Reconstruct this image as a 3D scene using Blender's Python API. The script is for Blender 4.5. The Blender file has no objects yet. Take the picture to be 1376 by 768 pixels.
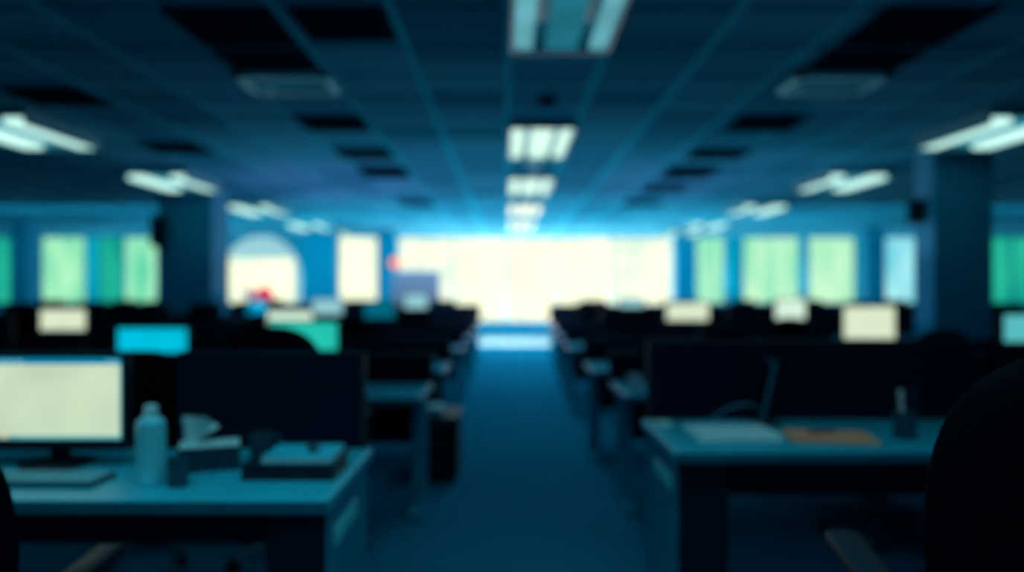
import bpy, bmesh, math, random
from mathutils import Vector, Matrix
random.seed(7)
sc = bpy.context.scene
C = sc.collection
PI = math.pi
CAMH, VX, VY, F = 1.35, 682.0, 390.0, 1000.0   # eye height, horizon point and focal length (pixels) measured on the photo

def X(px, d): return (px - VX) * d / F
def Z(py, d): return CAMH - (py - VY) * d / F
def srgb(r, g, b):
    f = lambda c: (c/255/12.92) if c/255 <= .04045 else ((c/255+.055)/1.055)**2.4
    return (f(r), f(g), f(b))

# ------------------------------------------------------------------ materials
M = {}
def mat(name, col, rough=.6, spec=.5, metal=0., var=.15, scale=8., bump=0., stretch=(1, 1, 1), tint=(.25, .75, 1.)):
    m = bpy.data.materials.new(name); m.use_nodes = True
    nt = m.node_tree; b = nt.nodes['Principled BSDF']
    b.inputs['Roughness'].default_value = rough
    b.inputs['Metallic'].default_value = metal
    b.inputs['Specular Tint'].default_value = (*tint, 1)
    b.inputs['Specular IOR Level'].default_value = spec
    tc = nt.nodes.new('ShaderNodeTexCoord'); mp = nt.nodes.new('ShaderNodeMapping')
    mp.inputs['Scale'].default_value = stretch
    nz = nt.nodes.new('ShaderNodeTexNoise'); nz.inputs['Scale'].default_value = scale
    rp = nt.nodes.new('ShaderNodeValToRGB')
    lo, hi = 1-var, 1+var
    rp.color_ramp.elements[0].position = .3; rp.color_ramp.elements[1].position = .7
    rp.color_ramp.elements[0].color = (*[c*lo for c in col], 1)
    rp.color_ramp.elements[1].color = (*[min(1, c*hi) for c in col], 1)
    nt.links.new(tc.outputs['Object'], mp.inputs[0]); nt.links.new(mp.outputs[0], nz.inputs['Vector'])
    nt.links.new(nz.outputs['Fac'], rp.inputs[0]); nt.links.new(rp.outputs[0], b.inputs['Base Color'])
    if bump:
        bp = nt.nodes.new('ShaderNodeBump'); bp.inputs['Strength'].default_value = bump; bp.inputs['Distance'].default_value = .01
        nt.links.new(nz.outputs['Fac'], bp.inputs['Height']); nt.links.new(bp.outputs[0], b.inputs['Normal'])
    M[name] = m; return m

def glow(name, col, strength=1., var=.12, scale=2., stretch=(1, 1, 1), col2=None):
    """a softly uneven emitting surface: backlit glass, blinds, screens, lamp diffusers"""
    m = bpy.data.materials.new(name); m.use_nodes = True
    nt = m.node_tree; b = nt.nodes['Principled BSDF']
    b.inputs['Base Color'].default_value = (.004, .008, .01, 1); b.inputs['Roughness'].default_value = .5; b.inputs['Specular IOR Level'].default_value = 0.
    tc = nt.nodes.new('ShaderNodeTexCoord'); mp = nt.nodes.new('ShaderNodeMapping')
    mp.inputs['Scale'].default_value = stretch
    nz = nt.nodes.new('ShaderNodeTexNoise'); nz.inputs['Scale'].default_value = scale; nz.inputs['Detail'].default_value = 1.
    rp = nt.nodes.new('ShaderNodeValToRGB')
    rp.color_ramp.elements[0].position = .35; rp.color_ramp.elements[1].position = .65
    c0 = col2 if col2 else tuple(c*(1-var) for c in col)
    rp.color_ramp.elements[0].color = (*c0, 1); rp.color_ramp.elements[1].color = (*col, 1)
    nt.links.new(tc.outputs['Object'], mp.inputs[0]); nt.links.new(mp.outputs[0], nz.inputs['Vector'])
    nt.links.new(nz.outputs['Fac'], rp.inputs[0]); nt.links.new(rp.outputs[0], b.inputs['Emission Color'])
    b.inputs['Emission Strength'].default_value = strength
    M[name] = m; return m

mat('carpet', (.008, .18, .30), .9, .0, var=.12, scale=60, bump=.2)
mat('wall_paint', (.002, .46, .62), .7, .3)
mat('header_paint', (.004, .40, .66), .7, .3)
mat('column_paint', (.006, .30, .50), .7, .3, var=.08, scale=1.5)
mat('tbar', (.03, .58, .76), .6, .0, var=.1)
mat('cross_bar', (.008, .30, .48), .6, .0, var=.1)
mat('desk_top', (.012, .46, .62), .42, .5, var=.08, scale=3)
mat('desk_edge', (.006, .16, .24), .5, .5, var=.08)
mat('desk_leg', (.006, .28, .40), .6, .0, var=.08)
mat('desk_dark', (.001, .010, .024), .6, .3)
mat('pale_patch', (.10, .85, .92), .4, .5)
mat('screen_fabric', (.002, .013, .034), .95, .05, var=.2, scale=120, bump=.1)
mat('screen_frame', (.002, .014, .032), .6, .3)
mat('black_plastic', (.003, .011, .022), .5, .3)
mat('chair_fabric', (.003, .005, .009), .95, .05, var=.3, scale=80, bump=.15)
mat('chair_plastic', (.006, .012, .02), .5, .3)
mat('base_metal', (.04, .12, .17), .4, .5, metal=.2)
mat('vent_dark', (.002, .022, .045), .8, .0)
mat('vent_frame', (.002, .035, .07), .7, .0)
mat('lamp_housing', (.06, .34, .42), .45, .5)
mat('lamp_frame', (.30, .95, 1.0), .35, .5)
mat('keycap', (.10, .42, .50), .5, .4)
mat('keyboard_body', (.02, .10, .14), .5, .4)
mat('bottle_white', (.12, .74, .88), .35, .5)
mat('bottle_cap', (.42, .80, .84), .35, .5)
mat('tissue', (.50, .85, .86), .8, .2)
mat('box_dark', (.012, .045, .07), .6, .3)
mat('box_light', (.45, .85, .88), .6, .3)
mat('mug_grey', (.02, .09, .13), .35, .5)
mat('mug_white', (.8, .95, .98), .35, .5)
mat('binder_dark', (.006, .02, .035), .5, .4)
mat('notebook_blue', (.02, .58, .78), .5, .4)
mat('paper', (.55, .95, 1.0), .8, .2, var=.05)
mat('paper_blue', (.08, .60, .98), .8, .2)
mat('folder_orange', (1.0, .42, .24), .7, .2)
mat('pen_white', (.7, .8, .75), .4, .4)
mat('pen_dark', (.02, .05, .08), .4, .4)
mat('cup_mesh', (.03, .10, .16), .5, .4)
mat('tablet_edge', (.04, .20, .28), .35, .6)
mat('pedestal_dark', (.004, .012, .025), .6, .3)
mat('vase_blue', (.0, .45, .75), .4, .5)
mat('petal_red', (.95, .05, .14), .7, .2)
mat('petal_mauve', (.55, .25, .45), .7, .2)
mat('stem_green', (.03, .2, .12), .7, .2)
mat('board_mauve', (.30, .17, .24), .8, .2)
mat('board_frame', (.10, .20, .40), .6, .3)
mat('floor_light_strip', (.20, .36, .40), .6, .2)
mat('window_frame', (.03, .35, .50), .6, .3)
mat('printer_light', (.08, .40, .50), .5, .4)

CREAM = (1.25, 1.25, .86)
glow('pane_cream', (1.30, 1.28, .86), 1., scale=.8, col2=(.98, 1.12, .80))
glow('pane_cream_soft', (1.1, 1.15, .84), 1., scale=1.2, col2=(.80, 1.0, .78))
glow('pane_pale_green', (.66, 1.0, .66), 1., scale=.9, col2=(.30, .84, .52), stretch=(2.4, 1, .5))
glow('pane_mint', (.45, .95, .56), 1., scale=.9, col2=(.10, .66, .40), stretch=(2.4, 1, .5))
glow('pane_green', (.02, .50, .32), 1., scale=.9, col2=(.0, .30, .25), stretch=(2, 1, .5))
glow('pane_green_dim', (.0, .20, .20), 1., scale=.9, col2=(.0, .10, .13), stretch=(2, 1, .5))
glow('pane_cyan', (.0, .40, .55), 1., scale=.9, col2=(.0, .28, .44), stretch=(2, 1, .5))
glow('pane_ice', (.45, .90, .92), 1., scale=.9, col2=(.10, .62, .78), stretch=(2, 1, .5))
glow('pane_frost', (.46, .76, .76), 1., scale=.6, col2=(.33, .64, .70))
glow('lamp_teal', (.14, .46, .54), 1., var=.3)
glow('lamp_teal_dim', (.015, .17, .24), 1., var=.2)
glow('unlit_glow', (.004, .045, .075), 1., var=.3)  # faint glow painted into the switched-off diffusers
glow('lamp_pale', (.68, 1.0, .84), 1.15, var=.05)
glow('lamp_side', (.62, 1.02, .92), 1.2, var=.05)
glow('lamp_cream', (1.15, 1.2, .92), 1.2, var=.05)
glow('lamp_between', (.03, .26, .34), 1., var=.1)
glow('monitor_page', (.62, .78, .56), 1., var=.14, scale=4)
glow('monitor_bar', (.0, .24, .42), 1., var=.08)
glow('monitor_task', (.10, .48, .52), 1., var=.1)
glow('monitor_orange', (.9, .5, .1), 1., var=.05)
glow('monitor_mark', (.25, .6, .7), 1., var=.05)
glow('screen_cream', (.74, .86, .62), 1., var=.08, scale=6)
glow('screen_white', (.70, .92, .74), 1., var=.08, scale=6)
glow('screen_cyan', (.0, .56, .78), 1., var=.1, scale=6)
glow('screen_green', (.02, .58, .46), 1., var=.1, scale=6)
glow('screen_teal', (.10, .52, .54), 1., var=.1, scale=6)
glow('screen_dim', (.0, .14, .22), 1., var=.1, scale=6)
glow('screen_pale', (.30, .62, .66), 1., var=.1, scale=6)
mat('screen_off', (.004, .010, .02), .3, .4)
glow('alarm_red', (1.3, .34, .22), 1.1, var=.05)

def ceiling_mat():
    m = bpy.data.materials.new('ceiling_tiles'); m.use_nodes = True
    nt = m.node_tree; b = nt.nodes['Principled BSDF']
    tc = nt.nodes.new('ShaderNodeTexCoord')
    mp = nt.nodes.new('ShaderNodeMapping'); mp.inputs['Scale'].default_value = (1/.7, 1/.7, 0)
    fl = nt.nodes.new('ShaderNodeVectorMath'); fl.operation = 'FLOOR'
    wn = nt.nodes.new('ShaderNodeTexWhiteNoise'); wn.noise_dimensions = '2D'
    rp = nt.nodes.new('ShaderNodeValToRGB')
    rp.color_ramp.elements[0].color = (.03, .22, .34, 1); rp.color_ramp.elements[1].color = (.085, .38, .55, 1)
    nt.links.new(tc.outputs['Object'], mp.inputs[0]); nt.links.new(mp.outputs[0], fl.inputs[0])
    nt.links.new(fl.outputs[0], wn.inputs['Vector']); nt.links.new(wn.outputs['Value'], rp.inputs[0])
    nz = nt.nodes.new('ShaderNodeTexNoise'); nz.inputs['Scale'].default_value = 40
    bp = nt.nodes.new('ShaderNodeBump'); bp.inputs['Strength'].default_value = .15
    nt.links.new(tc.outputs['Object'], nz.inputs['Vector']); nt.links.new(nz.outputs['Fac'], bp.inputs['Height'])
    nt.links.new(bp.outputs[0], b.inputs['Normal'])
    nt.links.new(rp.outputs[0], b.inputs['Base Color'])
    b.inputs['Roughness'].default_value = .5; b.inputs['Specular IOR Level'].default_value = .0; b.inputs['Specular Tint'].default_value = (.2, .75, 1, 1)
    M['ceiling_tiles'] = m
ceiling_mat()

# ------------------------------------------------------------------ mesh helpers
class MB:
    def __init__(s): s.bm = bmesh.new(); s.mi = 0
    def _new(s, verts):
        vs = set(verts)
        for v in vs:
            for f in v.link_faces: f.material_index = s.mi
    def box(s, x0, x1, y0, y1, z0, z1, bev=0., seg=2, mtx=None):
        r = bmesh.ops.create_cube(s.bm, size=1)
        T = Matrix.Translation(((x0+x1)/2, (y0+y1)/2, (z0+z1)/2)) @ Matrix.Diagonal((abs(x1-x0), abs(y1-y0), abs(z1-z0), 1))
        vs = r['verts']; bmesh.ops.transform(s.bm, matrix=T, verts=vs)
        if bev:
            es = list({e for v in vs for e in v.link_edges})
            b = bmesh.ops.bevel(s.bm, geom=es, offset=bev, segments=seg, affect='EDGES', profile=.5)
            vs = list({v for f in b['faces'] for v in f.verts} | {v for v in vs if v.is_valid})
        if mtx is not None: bmesh.ops.transform(s.bm, matrix=mtx, verts=vs)
        s._new(vs); return s
    def cyl(s, p0, p1, r0, r1=None, n=16):
        r1 = r0 if r1 is None else r1
        p0, p1 = Vector(p0), Vector(p1); d = p1-p0
        q = d.to_track_quat('Z', 'Y').to_matrix().to_4x4()
        T = Matrix.Translation((p0+p1)/2) @ q
        r = bmesh.ops.create_cone(s.bm, cap_ends=True, segments=n, radius1=r0, radius2=r1, depth=d.length, matrix=T)
        s._new(r['verts']); return s
    def ball(s, c, r, sx=1, sy=1, sz=1, n=14):
        T = Matrix.Translation(c) @ Matrix.Diagonal((sx, sy, sz, 1))
        q = bmesh.ops.create_uvsphere(s.bm, u_segments=n, v_segments=n//2+2, radius=r, matrix=T)
        s._new(q['verts']); return s
    def lathe(s, prof, c=(0, 0, 0), n=24):
        rings = []
        for r, z in prof:
            rings.append([s.bm.verts.new((c[0]+r*math.cos(2*PI*k/n), c[1]+r*math.sin(2*PI*k/n), c[2]+z)) for k in range(n)])
        new = [v for R in rings for v in R]
        for a, b in zip(rings, rings[1:]):
            for k in range(n): s.bm.faces.new((a[k], a[(k+1) % n], b[(k+1) % n], b[k]))
        s.bm.faces.new(list(reversed(rings[0]))); s.bm.faces.new(rings[-1])
        s._new(new); return s
    def tube(s, pts, r, n=8):
        pts = [Vector(p) for p in pts]; rings = []
        for i, p in enumerate(pts):
            d = (pts[min(i+1, len(pts)-1)] - pts[max(i-1, 0)]).normalized()
            u = d.cross(Vector((.13, .2, 1))).normalized(); w = d.cross(u)
            rings.append([s.bm.verts.new(p + r*(math.cos(2*PI*k/n)*u + math.sin(2*PI*k/n)*w)) for k in range(n)])
        for a, b in zip(rings, rings[1:]):
            for k in range(n): s.bm.faces.new((a[k], a[(k+1) % n], b[(k+1) % n], b[k]))
        s.bm.faces.new(list(reversed(rings[0]))); s.bm.faces.new(rings[-1])
        s._new([v for R in rings for v in R]); return s
    def poly(s, pts, thick=None):
        """flat polygon, extruded along +Y by thick when given"""
        f = s.bm.faces.new([s.bm.verts.new(p) for p in pts])
        vs = list(f.verts)
        if thick:
            r = bmesh.ops.extrude_face_region(s.bm, geom=[f])
            nv = [g for g in r['geom'] if isinstance(g, bmesh.types.BMVert)]
            bmesh.ops.translate(s.bm, verts=nv, vec=(0, thick, 0)); vs += nv
        s._new(vs); return s
    def build(s, name, m, parent=None, smooth=False, loc=None):
        bmesh.ops.recalc_face_normals(s.bm, faces=s.bm.faces[:])
        me = bpy.data.meshes.new(name); s.bm.to_mesh(me); s.bm.free()
        for k in (m if isinstance(m, (list, tuple)) else [m]): me.materials.append(M[k])
        if smooth:
            for p in me.polygons: p.use_smooth = True
            me.set_sharp_from_angle(angle=math.radians(35))
        o = bpy.data.objects.new(name, me); C.objects.link(o)
        if parent: o.parent = parent
        if loc: o.location = loc
        return o

def thing(name, label, cat, loc=(0, 0, 0), rz=0, group=None):
    o = bpy.data.objects.new(name, None); C.objects.link(o); o.empty_display_size = .1
    o.location = loc; o.rotation_euler = (0, 0, rz); o['label'] = label; o['category'] = cat
    if group: o['group'] = group
    return o
def tag(o, label, cat, group=None):
    o['label'] = label; o['category'] = cat
    if group: o['group'] = group
    return o
def struct(name, mb, m):
    o = mb.build(name, m); o['kind'] = 'structure'; return o
def dup(root, loc, rz=0, label=None, group=None, scale=None):
    r = root.copy(); C.objects.link(r); r.location = loc; r.rotation_euler = (0, 0, rz)
    if label: r['label'] = label
    if group: r['group'] = group
    if scale: r.scale = (scale,)*3
    for ch in root.children:
        c = ch.copy(); C.objects.link(c); c.parent = r
        for g in ch.children:
            d = g.copy(); C.objects.link(d); d.parent = c
    return r

# ------------------------------------------------------------------ room shell
XL, XR, YB, YF, H = -15.6, 16.2, 22.5, -2.5, 3.05
struct('floor', MB().box(XL, XR, YF, YB+.3, -.1, 0), 'carpet')
struct('ceiling', MB().box(XL, XR, YF, YB+.3, H, H+.1), 'ceiling_tiles')
struct('wall_left', MB().box(XL-.15, XL, YF, YB+.3, 0, H), 'wall_paint')
struct('wall_right', MB().box(XR, XR+.15, YF, YB+.3, 0, H), 'wall_paint')
# suspended ceiling grid: runners towards the windows, then cross bars
g = MB()
for k in range(-20, 23):
    h_ = .026 if k in (-1, 0, 1, 2) else (.016 if k in (-2, 3) else .009)
    g.box(k*.7-h_, k*.7+h_, YF, YB, H-.012, H+.01)
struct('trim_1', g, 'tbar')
g = MB()
y = .3
while y < YB:
    g.box(XL, XR, y-.009, y+.009, H-.008, H+.01); y += .7
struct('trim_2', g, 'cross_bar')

D = YB
SILL, HEAD = Z(408, D), Z(317, D)
# px0, px1, z0, z1, panes [(px0, px1, material)]
wins = [
 (-40, 212, SILL, HEAD, [(-38, 53, 'pane_green'), (56, 113, 'pane_mint'), (115, 130, 'pane_cyan'), (132, 165, 'pane_green'), (166, 207, 'pane_mint')]),
 (296, 404, SILL, H-.02, None),
 (452, 508, SILL, HEAD, [(454, 507, 'pane_cream')]),
 (534, 908, .38, HEAD, [(536, 608, 'pane_cream_soft'), (610, 678, 'pane_cream'), (681, 748, 'pane_cream'), (750, 821, 'pane_cream'), (823, 906, 'pane_cream_soft')]),
 (935, 975, SILL, HEAD, [(937, 973, 'pane_pale_green')]),
 (983, 1076, SILL, HEAD, [(984, 999, 'pane_cyan'), (1000, 1074, 'pane_pale_green')]),
 (1086, 1165, SILL, HEAD, [(1088, 1149, 'pane_pale_green'), (1150, 1163, 'pane_green')]),
 (1189, 1236, SILL, HEAD, [(1190, 1233, 'pane_ice')]),
 (1330, 1392, SILL, HEAD, [(1333, 1361, 'pane_green'), (1363, 1390, 'pane_green')]),
]
w = MB(); prev = XL
for a, b, z0, z1, _ in wins:
    xa, xb = X(a, D), X(b, D)
    w.box(prev, xa, D, D+.2, 0, H)
    w.box(xa, xb, D, D+.2, 0, z0)
    w.box(xa, xb, D, D+.2, z1, H)
    prev = xb
w.box(prev, XR, D, D+.2, 0, H)
struct('wall_back', w, 'wall_paint')
for i, (a, b, z0, z1, panes) in enumerate(wins):
    xa, xb = X(a, D), X(b, D)
    if panes is None:
        # arched frosted window with a clear lower light
        root = MB(); cx = (xa+xb)/2; hw = (xb-xa)/2; zs = z0+.9
        arc = [(cx+hw*.98*math.cos(t), D+.05, zs+(z1-zs)*.98*math.sin(t)) for t in [PI*k/24 for k in range(25)]]
        # spandrel left and right of the arch
        for sgn in (1, -1):
            pts = [(cx+sgn*hw, D+.04, zs), (cx+sgn*hw, D+.04, z1)] + [(cx, D+.04, z1)] + \
                  [(cx+sgn*hw*.98*math.cos(t), D+.04, zs+(z1-zs)*.98*math.sin(t)) for t in [PI/2*(1-k/12) for k in range(13)]]
            root.poly(pts, .03)
        root.box(xa, xb, D+.02, D+.06, z0, z0+.03)
        fr = struct('window_%d' % (i+1), root, 'window_frame')
        p = MB().poly([(cx-hw*.98, D+.09, z0), (cx+hw*.98, D+.09, z0)] + [(x, D+.09, z) for x, _, z in arc])
        p.build('frosted_pane', 'pane_frost', fr)
        p = MB().box(X(303, D), X(394, D), D+.07, D+.08, z0+.03, Z(347, D))
        p.build('clear_pane', 'pane_cream', fr)
        continue
    fm = MB(); t = .04
    fm.box(xa, xb, D+.02, D+.09, z0, z0+t).box(xa, xb, D+.02, D+.09, z1-t, z1)
    fm.box(xa, xa+t, D+.02, D+.09, z0, z1).box(xb-t, xb, D+.02, D+.09, z0, z1)
    for k in range(len(panes)-1):
        m_ = (X(panes[k][1], D)+X(panes[k+1][0], D))/2
        fm.box(m_-.02, m_+.02, D+.02, D+.09, z0, z1)
    fr = struct('window_%d' % (i+1), fm, 'window_frame')
    for (pa, pb, pm) in panes:
        MB().box(X(pa, D)-.02, X(pb, D)+.02, D+.10, D+.11, z0+.01, z1-.01).build('pane', pm, fr)
struct('trim_3', MB().box(X(534, D), X(908, D), D-.35, D, 0, .36, .01), 'header_paint')   # low plinth under the middle window

struct('window_light_strip', MB().box(X(640, D), X(745, D), 18.3, D-.35, 0, .006), 'floor_light_strip')   # pale strip painting the window's bright light on the carpet
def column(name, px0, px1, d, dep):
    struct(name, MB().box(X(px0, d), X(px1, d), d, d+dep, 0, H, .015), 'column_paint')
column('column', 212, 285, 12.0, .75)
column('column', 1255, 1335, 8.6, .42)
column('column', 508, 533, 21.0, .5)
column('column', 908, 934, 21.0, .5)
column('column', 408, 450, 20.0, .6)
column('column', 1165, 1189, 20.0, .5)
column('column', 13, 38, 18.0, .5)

# ------------------------------------------------------------------ ceiling fittings
def troffer(x0, x1, y0, y1, mats, label, group):
    """ceiling luminaire: shallow housing, louvre bars and three lit strips"""
    r = thing('ceiling_light', label, 'ceiling light', ((x0+x1)/2, (y0+y1)/2, H-.012), 0, group)
    w, l = (x1-x0)/2, (y1-y0)/2
    h = MB().box(-w, w, -l, l, -.008, 0).box(-w, -w+.025, -l, l, -.07, 0).box(w-.025, w, -l, l, -.07, 0)
    h.box(-w, w, -l, -l+.025, -.07, 0).box(-w, w, l-.025, l, -.07, 0)
    h.build('housing', 'lamp_housing', r)
    for i, (a, b) in enumerate(((-.92, -.56), (-.30, .34), (.60, .92))):
        MB().box(a*w, b*w, -l+.04, l-.04, -.055, -.012, .008).build('diffuser', mats[i % 2] if isinstance(mats, tuple) else mats, r)
    return r
GC = 'lit ceiling lights over the aisle'
for k, (y0, y1, m_) in enumerate(((3.45, 5.1, ('lamp_teal', 'lamp_teal_dim')), (7.45, 9.2, 'lamp_pale'), (10.8, 12.8, 'lamp_pale'), (14.2, 16.3, 'lamp_cream'), (17.6, 20.6, 'lamp_cream'))):
    troffer(.02, .69, y0, y1, m_, ['dim teal three-strip ceiling light over the aisle, cut by the top edge',
        'bright three-strip ceiling light over the aisle, second from the camera',
        'white three-strip ceiling light over the aisle, third from the camera',
        'cream ceiling light over the aisle, fourth from the camera',
        'cream ceiling light over the aisle, farthest, against the big window'][k], GC)

def side_lamp(xc, yf, side, k):
    ordn = ['nearest', 'second nearest', 'third nearest', 'fourth nearest', 'farthest'][k]
    r = thing('ceiling_light', 'pale two-tube ceiling light in the row on the %s, %s to the camera' % (side, ordn) if k < 4 else
              'pale two-tube ceiling light in the row on the %s, farthest from the camera' % side, 'ceiling light', (xc, yf-.65, H), 0,
              'two-tube ceiling lights on the %s' % side)
    w, l = .43, .65
    h = MB().box(-w, w, -l, l, -.085, 0, .01)
    h.box(-w, -w+.02, -l, l, -.16, -.08).box(w-.02, w, -l, l, -.16, -.08)
    h.box(-w, w, l-.02, l, -.16, -.08)
    h.build('housing', 'lamp_housing', r)
    MB().box(-.12, .12, -l+.05, l-.05, -.11, -.085, .01).build('louvre', 'lamp_between', r)
    for sx in (-1, 1):
        MB().box(sx*.29-.105, sx*.29+.105, -l+.03, l-.03, -.15, -.09, .02).build('tube', 'lamp_side', r)
for k, yf in enumerate((8.2, 11.65, 15.4, 19.2, 21.8)):
    side_lamp(-4.90, yf, 'left', k)
    side_lamp(4.90, yf, 'right', k)

def vent(x0, x1, y0, y1, label, group):
    r = thing('ceiling_vent', label, 'air vent', ((x0+x1)/2, (y0+y1)/2, H-.012), 0, group)
    w, l = (x1-x0)/2, (y1-y0)/2
    f = MB().box(-w, w, -l, -l+.03, -.02, 0).box(-w, w, l-.03, l, -.02, 0).box(-w, -w+.03, -l, l, -.02, 0).box(w-.03, w, -l, l, -.02, 0)
    f.build('frame', 'vent_frame', r)
    s = MB().box(-w+.03, w-.03, -l+.03, l-.03, -.004, 0)
    n = max(3, int((2*l-.06)/.08))
    for k in range(n):
        yy = -l+.03+(k+.5)*(2*l-.06)/n
        s.box(-w+.03, w-.03, yy-.004, yy+.02, -.016, -.004)
    s.build('grille', 'vent_dark', r)
ORD = ['first', 'second', 'third', 'fourth', 'fifth', 'sixth', 'seventh', 'eighth']
for k, (y0, y1) in enumerate(((4.45, 5.1), (5.22, 5.68), (7.2, 7.8), (8.9, 9.5), (10.2, 11.1), (13.9, 14.7))):
    vent(-2.08, -1.42, y0, y1, 'dark square air vent in the ceiling left of the aisle lights, %s from the camera' % ORD[k], 'ceiling vents on the left')
for k, (y0, y1) in enumerate(((4.45, 5.1), (5.22, 5.68), (7.2, 7.8), (8.9, 9.5), (10.2, 11.1), (12.0, 12.7), (13.9, 14.7))):
    vent(2.26, 2.94, y0, y1, 'dark square air vent in the ceiling right of the aisle lights, %s from the camera' % ORD[k], 'ceiling vents on the right')
vent(-4.25, -3.58, 6.2, 6.75, 'dark air vent in the ceiling beside the nearest left two-tube light', 'outer ceiling vents')
vent(-4.25, -3.58, 8.5, 9.1, 'dark air vent in the ceiling between the two nearest left two-tube lights', 'outer ceiling vents')
vent(-1.32, -.74, 4.45, 5.0, 'dark narrow air vent next to the nearest left vent, towards the aisle lights', 'ceiling vents on the left')

def unlit(xc, label):
    r = thing('ceiling_light', label, 'ceiling light', (xc, 6.0, H-.012), 0, 'unlit ceiling lights')
    w, l = .36, .26
    f = MB().box(-w, w, -l, -l+.04, -.05, 0).box(-w, w, l-.04, l, -.05, 0).box(-w, -w+.05, -l, l, -.05, 0).box(w-.05, w, -l, l, -.05, 0)
    f.build('frame', 'lamp_frame', r)
    MB().box(-w+.05, w-.05, -l+.04, l-.04, -.03, 0).build('diffuser', 'unlit_glow', r)
    MB().ball((-.2, .1, -.035), .05, 1, 1, .4).build('lens', 'lamp_frame', r)  # pale bump painting a bright reflection on the fitting
unlit(-1.75, 'unlit ceiling light with a pale frame behind the left vents')
unlit(2.6, 'unlit ceiling light with a pale frame behind the right vents')
for k, yy in enumerate((6.6, 9.95)):
    o = MB().lathe([(.09, 0), (.09, -.02), (.07, -.06), (.02, -.07)]).build('smoke_detector', 'vent_frame' if k == 0 else 'lamp_frame', None, True, (.35, yy, H))
    tag(o, ['dark round smoke detector on the ceiling between the first two aisle lights', 'pale round smoke detector on the ceiling between the second and third aisle lights'][k], 'smoke detector')

# ------------------------------------------------------------------ desks
DW, DD, DT = 1.58, .72, .73
def leg_mb(s, side):
    return s
def make_desk(label, screen_top, w=DW, panels=None):
    """desk seen from its user's side; local origin: floor, front edge, aisle-side end at x = 0, body towards +x"""
    r = thing('office_desk', label, 'desk', (0, 0, 0), 0)
    t = MB(); t.mi = 0; t.box(0, w, 0, DD, DT-.035, DT, .004)
    t.build('tabletop', 'desk_top', r)
    MB().box(.002, w-.002, -.004, .004, DT-.034, DT-.004).build('edge_strip', 'desk_edge', r)
    for xl in (.02, w-.08):
        l = MB().box(xl, xl+.06, .22, .56, .05, DT-.035, .006).box(xl-.01, xl+.07, .04, DD-.04, 0, .05, .01)
        l.build('leg', 'desk_leg', r)
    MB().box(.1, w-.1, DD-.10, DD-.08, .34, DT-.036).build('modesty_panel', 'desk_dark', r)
    s = MB(); s.mi = 0
    for a, b in (panels or [(.0, w)]):
        s.mi = 0; s.box(a+.02, b-.02, DD-.012, DD+.022, DT-.12, screen_top-.02, .004)
        s.mi = 1; s.box(a, b, DD-.017, DD+.027, screen_top-.02, screen_top, .003)
        s.box(a, a+.02, DD-.017, DD+.027, DT-.12, screen_top).box(b-.02, b, DD-.017, DD+.027, DT-.12, screen_top)
    s.build('screen', ['screen_fabric', 'screen_frame'], r)
    return r

def near_desk(label, x_end, yf, side, ped_w, panels):
    """the two big desks in front: a narrow drawer pedestal carries the aisle end. side -1: body runs to the left"""
    w = 1.62
    r = thing('office_desk', label, 'desk', (x_end, yf, 0), 0)
    sg = side
    def bx(m, a, b, y0, y1, z0, z1, bev=0): return m.box(min(sg*a, sg*b), max(sg*a, sg*b), y0, y1, z0, z1, bev)
    bx(MB(), 0, w, 0, DD, DT-.04, DT, .005).build('tabletop', 'desk_top', r)
    bx(MB(), .003, w-.003, -.004, .004, DT-.039, DT-.005).build('edge_strip', 'desk_edge', r)
    p = bx(MB(), .015, ped_w, .05, DD-.03, .02, DT-.041, .006).build('pedestal', 'desk_leg', r)
    for z0, z1 in ((.05, .27), (.28, .47), (.48, .67)):
        d = bx(MB(), .02, ped_w-.005, .03, .051, z0, z1, .004).build('drawer', 'desk_dark', p)
        # a slim recessed pull on every drawer front
    bx(MB(), .009, .0155, .13, .47, DT-.185, DT-.125, .002).build('end_patch', 'pale_patch', r)  # pale patch on the pedestal's aisle side
    l = bx(MB(), w-.08, w-.02, .2, .56, .05, DT-.04, .006); bx(l, w-.09, w-.01, .04, DD-.04, 0, .05, .01)
    l.build('leg', 'desk_leg', r)
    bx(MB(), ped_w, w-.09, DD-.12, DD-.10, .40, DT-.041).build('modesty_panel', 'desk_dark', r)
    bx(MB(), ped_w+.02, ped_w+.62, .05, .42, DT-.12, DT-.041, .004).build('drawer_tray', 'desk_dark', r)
    for a, b in panels:
        s = MB(); s.mi = 0; bx(s, a+.02, b-.02, DD, DD+.035, DT-.15, 1.10, .004)
        s.mi = 1; bx(s, a, b, DD-.005, DD+.04, 1.09, 1.11, .003); bx(s, a, a+.02, DD-.005, DD+.04, DT-.15, 1.11); bx(s, b-.02, b, DD-.005, DD+.04, DT-.15, 1.11)
        s.build('screen', ['screen_fabric', 'screen_frame'], r)
    return r
near_desk('large desk at the lower left with the lit monitor and white bottle on it', -.53, 2.2, -1, .20, [(.03, .76), (.96, 1.62)])
near_desk('large desk at the lower right with white papers and an orange folder on it', .645, 2.86, 1, .22, [(.03, 1.62)])

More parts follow.
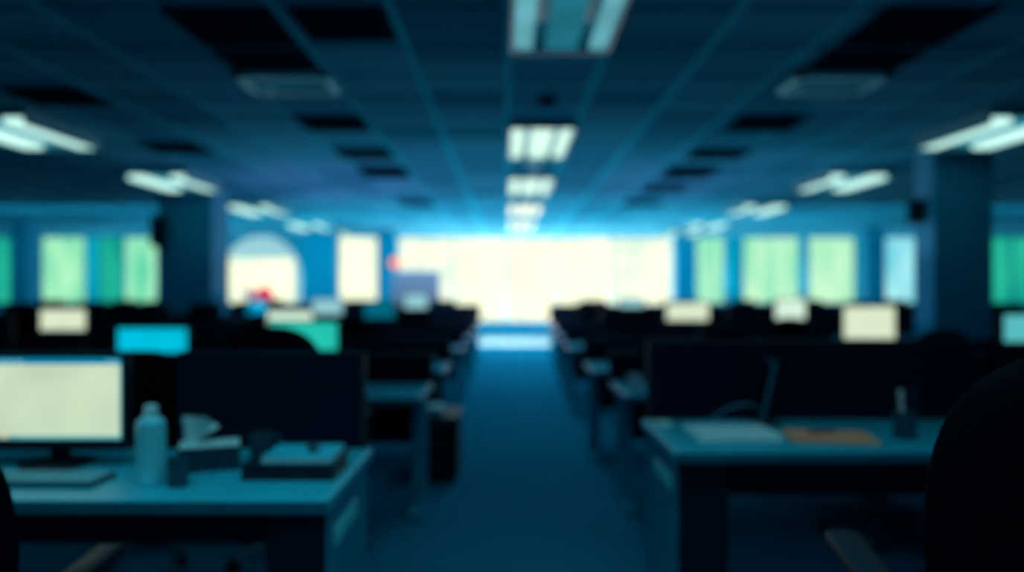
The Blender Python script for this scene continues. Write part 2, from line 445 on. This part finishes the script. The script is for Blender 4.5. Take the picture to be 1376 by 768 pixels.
rows_L = [(4.3, -.50, 2, .93), (5.75, -.49, 3, .93), (7.75, -.50, 3, .95), (9.5, -.50, 4, .95), (11.2, -.51, 5, .97), (13.0, -.53, 5, 1.03), (14.7, -.56, 6, 1.06)]
rows_R = [(4.4, .70, 2, .93), (5.75, .66, 3, .93), (8.05, .67, 2, .95), (9.6, .70, 4, .95), (11.2, .74, 5, .97), (13.0, .80, 5, 1.03), (14.7, .86, 6, 1.06)]
RW = ['second', 'third', 'fourth', 'fifth', 'sixth', 'seventh', 'last']
SL = ['at the aisle', 'second from the aisle', 'third from the aisle', 'fourth from the aisle', 'fifth from the aisle', 'sixth from the aisle']
protos = {}
def desk_label(r, k, side): return 'dark screened desk %s, in the %s row %s of the aisle' % (SL[k], RW[r], side)
for side, rows in (('left', rows_L), ('right', rows_R)):
    for r, (yf, xe, n, st) in enumerate(rows):
        for k in range(n):
            lab = desk_label(r, k, side)
            x0 = xe - (k+1)*1.6 + .02 if side == 'left' else xe + k*1.6
            if st not in protos:
                protos[st] = o = make_desk(lab, st); o.location = (x0, yf, 0)
                o['group'] = 'desks in rows'
            else:
                o = dup(protos[st], (x0, yf, 0), 0, lab, 'desks in rows')

# ------------------------------------------------------------------ monitors
def make_monitor(label, w, h, base_z, scr, cat='monitor', group=None, loc=(0, 0, 0), rz=0, ui=False):
    """local origin on the desk under the stand; base_z = height of the lit area's lower edge above the desk"""
    r = thing('computer_monitor', label, cat, loc, rz, group)
    b = .018; chin = .04
    MB().box(-w/2-b, w/2+b, -.004, .035, base_z-chin, base_z+h+b, .006).build('casing', 'black_plastic', r)
    s = MB()
    if ui:
        def q(x0, x1, z0, z1, mi, y=-.007):
            s.mi = mi; s.poly([(x0, y, z0), (x1, y, z0), (x1, y, z1), (x0, y, z1)])
        z0 = base_z; zt = base_z+h
        q(-w/2, w/2, z0, z0+.012, 2); q(-w/2, w/2, z0+.012, zt-.022, 0); q(-w/2, w/2, zt-.022, zt, 1)
        q(w/2-.006, w/2, z0, zt-.022, 2, -.0075)
        q(-.17, -.156, z0+.003, z0+.016, 3, -.008)
        for k in range(3): q(-.148+k*.014, -.140+k*.014, z0+.003, z0+.009, 1, -.008)
        for k in range(3): q(-.18+k*.03, -.162+k*.03, zt-.016, zt-.008, 4, -.008)
        for k in range(3): q(w/2-.05+k*.015, w/2-.042+k*.015, zt-.015, zt-.008, 4, -.008)
        s.build('display', ['monitor_page', 'monitor_bar', 'monitor_task', 'monitor_orange', 'monitor_mark'], r)
    else:
        s.box(-w/2, w/2, -.007, -.003, base_z, base_z+h).build('display', scr, r)
    n = MB().box(-.035, .035, .035, .06, .012, base_z+h*.4, .006); n.build('neck', 'black_plastic', r)
    MB().lathe([(.12, 0), (.12, .008), (.10, .014), (.03, .016)], (0, .03, 0)).build('stand_base', 'black_plastic', r, True)
    return r
make_monitor('lit monitor with a pale page on the lower-left desk, cut by the left edge', .49, .285, .098, None, loc=(X(66, 2.60), 2.62, DT), ui=True)

rects = []
def blocks(x, y, hw, ztop):
    """would something this wide and tall here hide a lit monitor of the photo?"""
    a, b, t = VX+(x-hw)*F/y, VX+(x+hw)*F/y, VY+(CAMH-ztop)*F/y
    return any(d > y+.1 and a < r1 and b > r0 and t < q1-3 for r0, r1, q0, q1, d in rects)
lit = []  # (px centre, px width, py top, py bottom, d, material, label)
def lit_mon(pc, pw, pt, pb, d, m_, label):
    w = pw*d/F; top = Z(pt, d); h = max(.22, min(.37, top - max(.78, Z(pb, d))))
    make_monitor(label, w, h, top-h-DT, m_, group='lit monitors in the rows', loc=(X(pc, d), d, DT))
    lit.append((X(pc, d), d)); rects.append((pc-pw/2, pc+pw/2, pt, pb, d))
lit_mon(205, 92, 441, 472, 6.20, 'screen_cyan', 'bright cyan monitor above the dark screen of the lower-left desk')
lit_mon(408, 90, 433, 470, 6.20, 'screen_green', 'green monitor half hidden behind a dark chair back, left of the aisle')
lit_mon(85, 60, 416, 443, 8.20, 'screen_cream', 'small cream monitor near the left edge, below the green windows')
lit_mon(390, 60, 418, 446, 8.20, 'screen_white', 'whitish monitor just above the green one, left of the aisle')
lit_mon(440, 40, 402, 422, 11.65, 'screen_pale', 'distant pale monitor below the narrow cream window, left of the aisle')
lit_mon(559, 30, 395, 414, 13.45, 'screen_pale', 'tiny pale monitor below the mauve board')
lit_mon(510, 40, 405, 426, 9.95, 'screen_dim', 'dim teal monitor left of the mauve board')
lit_mon(924, 56, 407, 430, 10.05, 'screen_cream', 'wide cream monitor right of the aisle, below the right-hand end of the big window')
lit_mon(1062, 40, 402, 428, 11.65, 'screen_white', 'pale monitor below the green-tinted windows on the right')
lit_mon(1168, 68, 412, 455, 8.50, 'screen_cream', 'large cream monitor on the right, left of the dark column')
lit_mon(1388, 78, 423, 456, 6.20, 'screen_teal', 'teal monitor cut by the right edge')
lit_mon(849, 32, 402, 414, 13.45, 'screen_pale', 'faint pale monitor right of the aisle, below the big window')

lit.append((X(346, 11.72), 11.72)); rects.append((325, 372, 378, 418, 11.72)); off = None
for side, rows in (('left', rows_L), ('right', rows_R)):
    for r, (yf, xe, n, st) in enumerate(rows):
        if r == 0: continue
        for k in range(n):
            xc = xe - (k+.5)*1.6 if side == 'left' else xe + (k+.5)*1.6
            xc += random.uniform(-.3, .3); yy = yf+.46
            if any(abs(a-xc) < .62 and abs(b-yy) < .3 for a, b in lit) or blocks(xc, yy, .26, 1.16): continue
            lab = 'switched-off black monitor on the desk %s, %s row %s of the aisle' % (SL[k], RW[r], side)
            if off is None: off = make_monitor(lab, .48, .28, .13, 'screen_off', group='switched-off monitors', loc=(xc, yy, DT))
            else: dup(off, (xc, yy, DT), random.uniform(-.15, .15), lab, 'switched-off monitors')

# ------------------------------------------------------------------ chairs
def make_chair(label, loc, rz=0, group=None, scale=1.):
    """swivel chair facing +Y; origin on the floor"""
    r = thing('office_chair', label, 'chair', loc, rz, group); r.scale = (scale,)*3
    # backrest: a padded shield with rounded top
    b = MB(); nu, nv = 18, 26; front, back = [], []
    for j in range(nv+1):
        t = math.sin(PI/2*(2*j/nv-1)); v = (t+1)/2
        hw = .245*(max(0., 1-abs(t)**3.2))**(1/2.6)*(1.0 - .12*max(0, -t)) + .004
        rf, rb = [], []
        for i in range(nu+1):
            u = -1+2*i/nu; x = hw*u; z = .50+.60*v
            yc = -.24 - .05*v - .05*v*v + .05*u*u
            th = .038*(max(0., 1-abs(u)**4))**.5*(max(0., 1-abs(t)**6))**.5+.003
            rf.append(b.bm.verts.new((x, yc+th, z))); rb.append(b.bm.verts.new((x, yc-th, z)))
        front.append(rf); back.append(rb)
    for j in range(nv):
        for i in range(nu):
            b.bm.faces.new((front[j][i], front[j][i+1], front[j+1][i+1], front[j+1][i]))
            b.bm.faces.new((back[j][i], back[j+1][i], back[j+1][i+1], back[j][i+1]))
        b.bm.faces.new((front[j][0], front[j+1][0], back[j+1][0], back[j][0]))
        b.bm.faces.new((front[j][nu], back[j][nu], back[j+1][nu], front[j+1][nu]))
    for i in range(nu):
        b.bm.faces.new((front[0][i], back[0][i], back[0][i+1], front[0][i+1]))
        b.bm.faces.new((front[nv][i], front[nv][i+1], back[nv][i+1], back[nv][i]))
    b.build('backrest', 'chair_fabric', r, True)
    MB().box(-.25, .25, -.24, .26, .42, .50, .035, 3).build('seat', 'chair_fabric', r, True)
    MB().tube([(0, -.05, .41), (0, -.2, .41), (0, -.31, .44), (0, -.33, .55), (0, -.325, .7)], .022).build('back_bracket', 'chair_plastic', r, True)
    for s in (-1, 1):
        MB().tube([(s*.22, .0, .43), (s*.29, .0, .45), (s*.30, .0, .62), (s*.29, 0, .655)], .016).box(s*.29-.035, s*.29+.035, -.16, .14, .655, .685, .012).build('armrest', 'chair_plastic', r, True)
    MB().cyl((0, 0, .12), (0, 0, .28), .03).cyl((0, 0, .28), (0, 0, .42), .02).build('gas_lift', 'base_metal', r, True)
    st = MB().cyl((0, 0, .085), (0, 0, .14), .045)
    for k in range(5):
        a = 2*PI*k/5+.3; c, s = math.cos(a), math.sin(a)
        st.cyl((c*.03, s*.03, .115), (c*.31, s*.31, .075), .024, .015, 10)
    st.build('star_base', 'base_metal', r, True)
    for k in range(5):
        a = 2*PI*k/5+.3; c, s = math.cos(a), math.sin(a)
        MB().cyl((c*.31-s*.022, s*.31+c*.022, .03), (c*.31+s*.022, s*.31-c*.022, .03), .03, None, 14).cyl((c*.31, s*.31, .05), (c*.31, s*.31, .075), .01).build('caster', 'chair_plastic', r, True)
    return r
ch = make_chair('large black chair back filling the lower right corner', (1.09, 1.56, 0), -.20, None, 1.14)
dup(ch, (-1.32, 1.80, 0), .1, 'black chair cut by the left edge in front of the lower-left desk', None, 1.0)
GCH = 'dark office chairs in the rows'
dup(ch, (-1.79, 3.86, 0), .1, 'dark chair behind the lower-left desk, its top in front of the cyan monitor', GCH, .965)
dup(ch, (-1.07, 3.78, 0), -.15, 'dark chair behind the lower-left desk, its top hiding the green monitor', GCH, 1.075)
dup(ch, (2.05, 4.12, 0), .2, 'dark chair behind the lower-right desk, its foot seen below the desk', GCH, .96)
for side, rows in (('left', rows_L), ('right', rows_R)):
    for r, (yf, xe, n, st) in enumerate(rows):
        if r == 0 or r > 4: continue
        for k in range(n):
            xc = (xe - (k+.5)*1.6 if side == 'left' else xe + (k+.5)*1.6) + random.uniform(-.25, .25)
            if any(abs(a-xc) < .50 and abs(b-yf) < .9 for a, b in lit) or blocks(xc, yf-.35, .24, 1.07): continue
            lab = 'dark office chair at the desk %s, %s row %s of the aisle' % (SL[k], RW[r], side)
            dup(ch, (xc, yf-.08, 0), random.uniform(-.3, .3), lab, GCH, .97)

# ------------------------------------------------------------------ on the lower-left desk
k = thing('keyboard', 'pale keyboard in front of the lit monitor on the lower-left desk', 'keyboard', (-1.52, 2.41, DT), -.02)
MB().box(-.22, .22, -.075, .075, 0, .016, .005).build('body', 'keyboard_body', k)
kk = MB()
for r_ in range(5):
    for c_ in range(15):
        kk.box(-.21+c_*.028, -.21+c_*.028+.024, -.066+r_*.027, -.066+r_*.027+.022, .014, .023, .003, 1)
kk.build('keys', 'keycap', k)
b = thing('bottle', 'pale round bottle with a white cap beside the lit monitor', 'bottle', (-1.15, 2.40, DT))
MB().lathe([(.040, 0), (.045, .006), (.045, .185), (.042, .200), (.030, .212), (.018, .218)]).build('body', 'bottle_white', b, True)
MB().lathe([(.019, .213), (.022, .216), (.022, .240), (.019, .250), (.012, .253)]).build('cap', 'bottle_cap', b, True)
t = thing('tissue_box', 'dark tissue box with a white tissue standing out, behind the bottle', 'tissue box', (-1.04, 2.60, DT), .35)
MB().box(-.10, .10, -.065, .065, 0, .085, .004).build('carton', 'box_dark', t)
MB().box(-.098, .098, -.063, .063, .084, .088, .001).build('carton_top', 'box_light', t)
ts = MB()
pts = []
for i in range(9):
    a = i/8
    pts.append(((-.06-.012*math.sin(a*9)+.03*(a-.5)), .02*math.cos(a*7), .087))
top = [(p[0]*1.0+.028*(i/8-.1)+.02, p[1]*2.2+.01*math.sin(i*2.), .155+.035*math.sin(PI*i/8+.5)) for i, p in enumerate(pts)]
vb = [ts.bm.verts.new(p) for p in pts]; vt = [ts.bm.verts.new((p[0]+(i/8-.5)*.07, p[1], p[2])) for i, p in enumerate(top)]
for i in range(8): ts.bm.faces.new((vb[i], vb[i+1], vt[i+1], vt[i]))
ts.build('tissue', 'tissue', t)
def mug(name, label, cat, loc, r, h, m_, handle=0, rz=0):
    o = thing(name, label, cat, loc, rz)
    MB().lathe([(r*.86, 0), (r*.9, .004), (r, h*.9), (r, h), (r*.92, h), (r*.86, h*.2), (.003, h*.15)]).build('body', m_, o, True)
    if handle:
        MB().tube([(r*.9, 0, h*.8), (r+.022, 0, h*.78), (r+.03, 0, h*.5), (r+.02, 0, h*.25), (r*.9, 0, h*.2)], .006).build('handle', m_, o, True)
    return o
mug('cup', 'small dark cup in front of the tissue box, right of the bottle', 'cup', (-1.045, 2.36, DT), .034, .09, 'mug_grey')
mug('mug', 'dark grey mug between the tissue box and the binder', 'mug', (-.90, 2.72, DT), .042, .10, 'mug_grey', 1, .6)
bd = thing('binder', 'thick dark binder under a blue notebook on the lower-left desk', 'binder', (-.715, 2.54, DT), .0)
MB().box(-.15, .15, -.12, .12, 0, .008, .002).box(-.15, .15, -.12, .12, .045, .053, .002).box(-.152, -.144, -.12, .12, 0, .053, .002).build('cover', 'binder_dark', bd)
MB().box(-.143, .145, -.115, .115, .008, .045).build('pages', 'binder_dark', bd)
nb = thing('notebook', 'pale blue notebook lying on the dark binder', 'notebook', (-.695, 2.545, DT+.0535), .0)
MB().box(-.115, .115, -.105, .105, 0, .003).box(-.115, .115, -.105, .105, .018, .021, .001).build('cover', 'notebook_blue', nb)
MB().box(-.113, .112, -.103, .103, .003, .018).build('pages', 'paper', nb)
ms = thing('computer_mouse', 'small dark computer mouse lying on the blue notebook', 'computer mouse', (-.66, 2.53, DT+.0535+.0212), .2)
MB().ball((0, 0, .012), .03, .75, 1.3, .5, 16).build('body', 'mug_grey', ms, True)
MB().ball((0, .018, .026), .006, .5, 1, .6, 10).build('scroll_wheel', 'pen_dark', ms, True)

# ------------------------------------------------------------------ on the lower-right desk
pp = thing('paper_stack', 'stack of white papers with a blue top strip on the lower-right desk', 'papers', (.965, 3.22, DT), .0)
sh = MB()
for i in range(4):
    o_ = (i-1.5)*.006
    sh.box(-.165+o_, .165+o_, -.17+o_*.5, .17+o_*.5, i*.005, i*.005+.0045)
sh.build('sheets', 'paper', pp)
MB().box(-.155, .165, .11, .168, .0196, .0204).build('printed_strip', 'paper_blue', pp)
fd = thing('folder', 'orange paper folder right of the white papers on the lower-right desk', 'folder', (1.355, 3.14, DT), -.18)
MB().box(-.17, .17, -.13, .13, 0, .003).box(-.165, .17, -.125, .13, .007, .010, .001).box(.05, .15, .13, .145, 0, .003).build('cover', 'folder_orange', fd)
MB().box(-.16, .16, -.12, .125, .003, .007).build('papers', 'paper', fd)
pn = thing('pen', 'dark pen lying on the orange folder', 'pen', (1.36, 3.20, DT+.0155), .35)
MB().cyl((-.06, 0, 0), (.05, 0, 0), .005, None, 10).cyl((.05, 0, 0), (.065, 0, 0), .005, .001, 10).build('barrel', 'pen_dark', pn, True)
MB().cyl((-.075, 0, 0), (-.06, 0, 0), .0055, None, 10).box(-.07, -.035, -.001, .001, .005, .007).build('clip', 'pen_dark', pn)
pc = thing('pen_cup', 'dark pen cup near the right end of the lower-right desk', 'pen cup', (1.665, 3.12, DT))
MB().lathe([(.043, 0), (.045, .004), (.045, .115), (.040, .115), (.039, .006), (.002, .005)]).build('cup', 'cup_mesh', pc, True)
def pen_in(name, label, dx, dy, tilt, h, m_, r_=.006):
    o = thing(name, label, 'pen', (1.665+dx, 3.12+dy, DT+.012))
    e = (tilt[0]*h, tilt[1]*h, h)
    MB().cyl((0, 0, 0), e, r_, None, 10).build('barrel', m_, o, True)
    MB().cyl((e[0]*.86, e[1]*.86, h*.86), (e[0]*1.02, e[1]*1.02, h*1.02), r_*1.35, r_*1.1, 10).build('cap', m_, o, True)
pen_in('marker_pen', 'white marker standing in the pen cup, leaning left', -.012, -.014, (-.04, .05), .19, 'pen_white', .010)
pen_in('pen', 'slim dark pen standing in the pen cup, leaning right', .012, .0, (.16, .02), .20, 'pen_dark')
pen_in('pen', 'dark pen standing upright at the back of the pen cup', .0, .02, (.05, .03), .17, 'pen_dark')
sn = thing('sticky_note_pad', 'small pale note pad on the back corner of the lower-right desk', 'note pad', (.70, 3.40, DT), .3)
MB().box(-.038, .038, -.038, .038, 0, .022, .002).build('pad', 'paper', sn)
MB().box(-.038, .038, -.038, .038, .022, .0228).build('top_sheet', 'tissue', sn)
tb = thing('tablet', 'slim tablet standing edge-on behind the papers on the lower-right desk', 'tablet', (1.165, 3.47, DT), 0)
tilt = Matrix.Translation((0, 0, .03)) @ Matrix.Rotation(.22, 4, 'Y')
MB().box(-.008, .008, -.075, .075, 0, .275, .004, 2, tilt).build('body', 'tablet_edge', tb)
MB().box(-.0095, -.0085, -.068, .068, .01, .265, 0, 1, tilt).build('display', 'screen_off', tb)
MB().box(-.02, .09, -.07, .03, 0, .012, .004).box(-.015, .03, -.05, .05, .012, .035, .004).build('stand', 'pen_dark', tb)
o = MB().tube([(X(948, 3.46), 3.46, DT+.006), (X(965, 3.46), 3.46, .775), (X(985, 3.46), 3.46, .812), (X(1008, 3.46), 3.46, .824), (X(1020, 3.46), 3.45, .80), (X(1024, 3.46), 3.46, .737)], .006).build('cable', 'tablet_edge', None, True)
tag(o, 'dark cable arching up behind the white papers', 'cable')

# ------------------------------------------------------------------ bits on the next desks
mug('mug', 'white mug on the end of the second desk right of the aisle', 'mug', (X(852, 4.62), 4.62, DT), .04, .10, 'mug_white', 1, .5)
pd = thing('drawer_pedestal', 'low black drawer pedestal standing out into the aisle on the left', 'drawer unit', (X(594, 5.85), 5.20, 0))
MB().box(-.16, .16, .02, .50, .03, .46, .006).build('carcass', 'pedestal_dark', pd)
for z0, z1 in ((.04, .17), (.18, .31), (.32, .45)):
    dr = MB().box(-.155, .155, .0, .022, z0, z1, .003).build('drawer', 'pedestal_dark', pd)
    MB().box(-.05, .05, -.012, .002, z1-.035, z1-.025, .002).build('handle', 'base_metal', dr)
for sx in (-.12, .12):
    for sy in (.08, .44): MB().cyl((sx-.01, sy, .017), (sx+.01, sy, .017), .017).build('caster', 'black_plastic', pd)
bx_ = thing('paper_stack', 'small pile of papers on the low black drawer pedestal', 'papers', (X(585, 5.6), 5.44, .4605), .1)
s = MB()
for i in range(5): s.box(-.09, .07+.01*(i % 2), -.1, .1, i*.01, i*.01+.009)
s.build('sheets', 'paper', bx_)
pr = thing('printer', 'dark printer with a pale lid beyond the lower-right desk', 'printer', (X(1254, 4.75), 4.75, DT))
MB().box(-.22, .22, -.17, .17, 0, .22, .012).build('body', 'black_plastic', pr)
MB().box(-.21, .21, -.16, .16, .22, .25, .008).build('lid', 'printer_light', pr)
MB().box(-.16, .16, -.21, -.165, .05, .07, .005).build('paper_tray', 'printer_light', pr)
mug('mug', 'small grey mug on the aisle desk of the third row left of the aisle', 'mug', (X(576, 6.1), 6.1, DT), .04, .09, 'mug_white', 1, .9)

# flowers in a blue vase
fv = thing('flower_vase', 'tall blue vase of red and mauve flowers in front of the arched window', 'vase', (X(346, 11.72), 11.72, DT))
MB().lathe([(.10, 0), (.14, .08), (.17, .30), (.15, .42), (.13, .46), (.12, .45), (.12, .40)]).build('vase', 'vase_blue', fv, True)
sm = MB()
for (ex, ey, ez) in ((.13, -.02, .62), (.05, .03, .56), (-.13, 0, .60), (-.07, .04, .54), (.17, .02, .54)):
    sm.tube([(0, 0, .40), (ex*.5, ey*.5, .48), (ex, ey, ez)], .008, 6)
sm.build('stems', 'stem_green', fv)
def bloom(cx, cy, cz, r, m_):
    b = MB().ball((cx, cy, cz), r*.55)
    for i in range(7):
        a = 2*PI*i/7
        b.ball((cx+r*.6*math.cos(a), cy+r*.3*math.sin(a*2), cz+r*.6*math.sin(a)), r*.5, 1, .6, 1, 8)
    b.build('blossom', m_, fv, True)
for c in ((.12, -.02, .60), (.04, .0, .53), (.17, .0, .52)): bloom(*c, .085, 'petal_red')
for c in ((-.13, 0, .59), (-.09, .02, .51)): bloom(*c, .07, 'petal_mauve')

# board on a stand, alarm lamp, loudspeakers
db = 18.0
bo = thing('notice_board', 'mauve-grey free-standing notice board in front of the big window', 'notice board', (X(558, db), db, 0))
hw = 33*db/F
MB().box(-hw+.02, hw-.02, -.02, .02, .9, Z(364, db)-.02, .005).build('panel', 'board_mauve', bo)
f = MB().box(-hw, hw, -.03, .03, Z(364, db)-.03, Z(364, db)).box(-hw, hw, -.03, .03, .87, .90)
f.box(-hw, -hw+.03, -.03, .03, 0.04, Z(364, db)).box(hw-.03, hw, -.03, .03, 0.04, Z(364, db))
f.build('frame', 'board_frame', bo)
for s in (-1, 1): MB().box(s*(hw-.015)-.03, s*(hw-.015)+.03, -.28, .28, 0, .05, .01).build('foot', 'board_frame', bo)
al = thing('alarm_lamp', 'glowing round red lamp on the column beside the mauve board', 'lamp', (X(531, 20.95), 20.98, Z(353, 20.95)))
MB().cyl((0, .02, 0), (0, -.03, 0), .16, None, 24).build('base', 'black_plastic', al, True)
MB().ball((0, -.03, 0), .155, 1, .6, 1, 20).build('dome', 'alarm_red', al, True)
def speaker(px, py, d, label, rz, sc_=1.):
    r = thing('loudspeaker', label, 'loudspeaker', (X(px, d), d, Z(py, d)), rz)
    r.scale = (sc_,)*3
    MB().box(-.12, .12, -.12, .12, -.24, .24, .03, 3).build('cabinet', 'black_plastic', r)
    MB().box(-.10, .10, -.135, -.118, -.21, .21, .006).build('grille', 'vent_dark', r)
    MB().box(-.03, .03, .10, .22, -.03, .03).build('bracket', 'black_plastic', r)
speaker(214, 311, 11.86, 'black loudspeaker mounted on the left column', .2)
speaker(1231.5, 284, 8.8, 'dark loudspeaker mounted on the aisle side of the right column', -PI/2, .6)

# ------------------------------------------------------------------ lights
def area(name, loc, rot, sx, sy, power, col, spread=PI):
    l = bpy.data.lights.new(name, 'AREA'); l.shape = 'RECTANGLE'; l.size = sx; l.size_y = sy
    l.energy = power; l.color = col; l.spread = spread
    o = bpy.data.objects.new(name, l); o.location = loc; o.rotation_euler = rot; C.objects.link(o); return o
def spot(name, loc, target, power, col, ang=120, blend=1.):
    l = bpy.data.lights.new(name, 'SPOT'); l.energy = power; l.color = col; l.spot_size = math.radians(ang); l.spot_blend = blend
    l.shadow_soft_size = 0.0
    o = bpy.data.objects.new(name, l); o.location = loc
    o.rotation_euler = (Vector(target)-Vector(loc)).to_track_quat('-Z', 'Y').to_euler(); C.objects.link(o); return o
BLUE = (.35, .78, 1.0); TEAL = (.40, .90, 1.0)
area('overhead_fill', (-.7, 1.2, 3.0), (0, 0, 0), 3.2, 2.2, 19, (.42, .90, 1.0), 2.0)  # stands for unseen fixtures overhead, added to light the near desks
area('overhead_fill', (1.3, 2.3, 3.0), (0, 0, 0), 1.2, .8, 3.5, (.5, .90, 1.0), 2.2)  # unseen fill added to brighten the right desk
area('sill_fill', (X(720, D), D-.2, .40), (PI+.35, 0, 0), 8.0, .25, 560, (1.0, .92, .85))  # unseen lamp added on the plinth to brighten the ceiling
for xx in (-9.5, 9.5): area('sill_fill', (xx, D-.5, 1.02), (PI+.35, 0, 0), 9.0, .25, 95, (.5, .85, 1.0))  # more unseen fills added for the ceiling at both sides
for xx in (-.5, .6): spot('window_spill_fill', (xx, 20.6, 2.6), (xx, 18.2, 0), 620, (.7, .85, .9), 100)  # added spots imitating window light on the floor
# unseen lamps added to brighten the window wall and far columns
for yy, wd, pw in ((13.2, 8, 25), (14.8, 26, 150), (17.0, 17, 190)):
    area('wall_fill', (0, yy, 2.35), (PI/2+.05, 0, 0), wd, .2, pw, (.06, .86, .98))
# unseen upward lamps added in mid-air to brighten the ceiling tiles
area('ceiling_fill', (.3, 13.5, 1.75), (PI, 0, 0), 9, 10, 95, (.25, .80, 1.0))
area('ceiling_fill', (.3, 7.0, 1.6), (PI, 0, 0), 5, 5, 3, (.1, .85, 1.0))
area('violet_fill', (-2.8, 12.4, 2.3), (PI, 0, 0), 2.6, 4.5, 11, (1.0, .2, .7))  # unseen lamps added to tint the ceiling lavender
area('violet_fill', (2.6, 12.4, 2.3), (PI, 0, 0), 1.4, 4.0, 5, (1.0, .2, .7))
for yy, pw in ((5.4, 4.5), (6.9, 5.5), (8.3, 9), (11.8, 34), (15.2, 44)): area('aisle_fill', (.35, yy, H-.10), (0, 0, 0), .6, 1.5, pw, BLUE)  # unseen areas added to brighten the aisle floor and desktops
spot('column_fill', (2.6, 8.85, 2.2), (4.95, 8.83, 1.5), 28, (.75, .7, 1.0), 60)  # added fill for the right column's aisle face
spot('board_fill', (-1.5, 15.5, 2.9), (X(558, db), db, 1.2), 160, (.75, .7, 1.0), 50)  # added fill brightening the notice board
spot('flower_fill', (-3.2, 10.2, 2.9), (X(346, 11.72), 11.72, 1.1), 260, (1, .9, .9), 30)  # added fill brightening the vase and flowers

w = bpy.data.worlds.new('ambient_fill'); sc.world = w; w.use_nodes = True  # dim blue ambient fill through the open end behind the camera
bg = w.node_tree.nodes['Background']; bg.inputs[0].default_value = (.05, .35, .65, 1); bg.inputs[1].default_value = .10

# ------------------------------------------------------------------ camera
cam = bpy.data.cameras.new('camera'); co = bpy.data.objects.new('camera', cam); C.objects.link(co)
co.location = (0, 0, CAMH); co.rotation_euler = (PI/2, 0, 0)
cam.sensor_fit = 'HORIZONTAL'; cam.sensor_width = 36; cam.lens = 36*F/1376
cam.shift_x = (688-VX)/1376; cam.shift_y = (VY-384)/1376
cam.clip_start = .05; cam.clip_end = 100
cam.dof.use_dof = True; cam.dof.focus_distance = 1.05; cam.dof.aperture_fstop = 1.15; cam.dof.aperture_blades = 0
sc.camera = co
sc.view_settings.view_transform = 'Standard'; sc.view_settings.look = 'None'
sc.view_settings.exposure = 0; sc.view_settings.gamma = 1
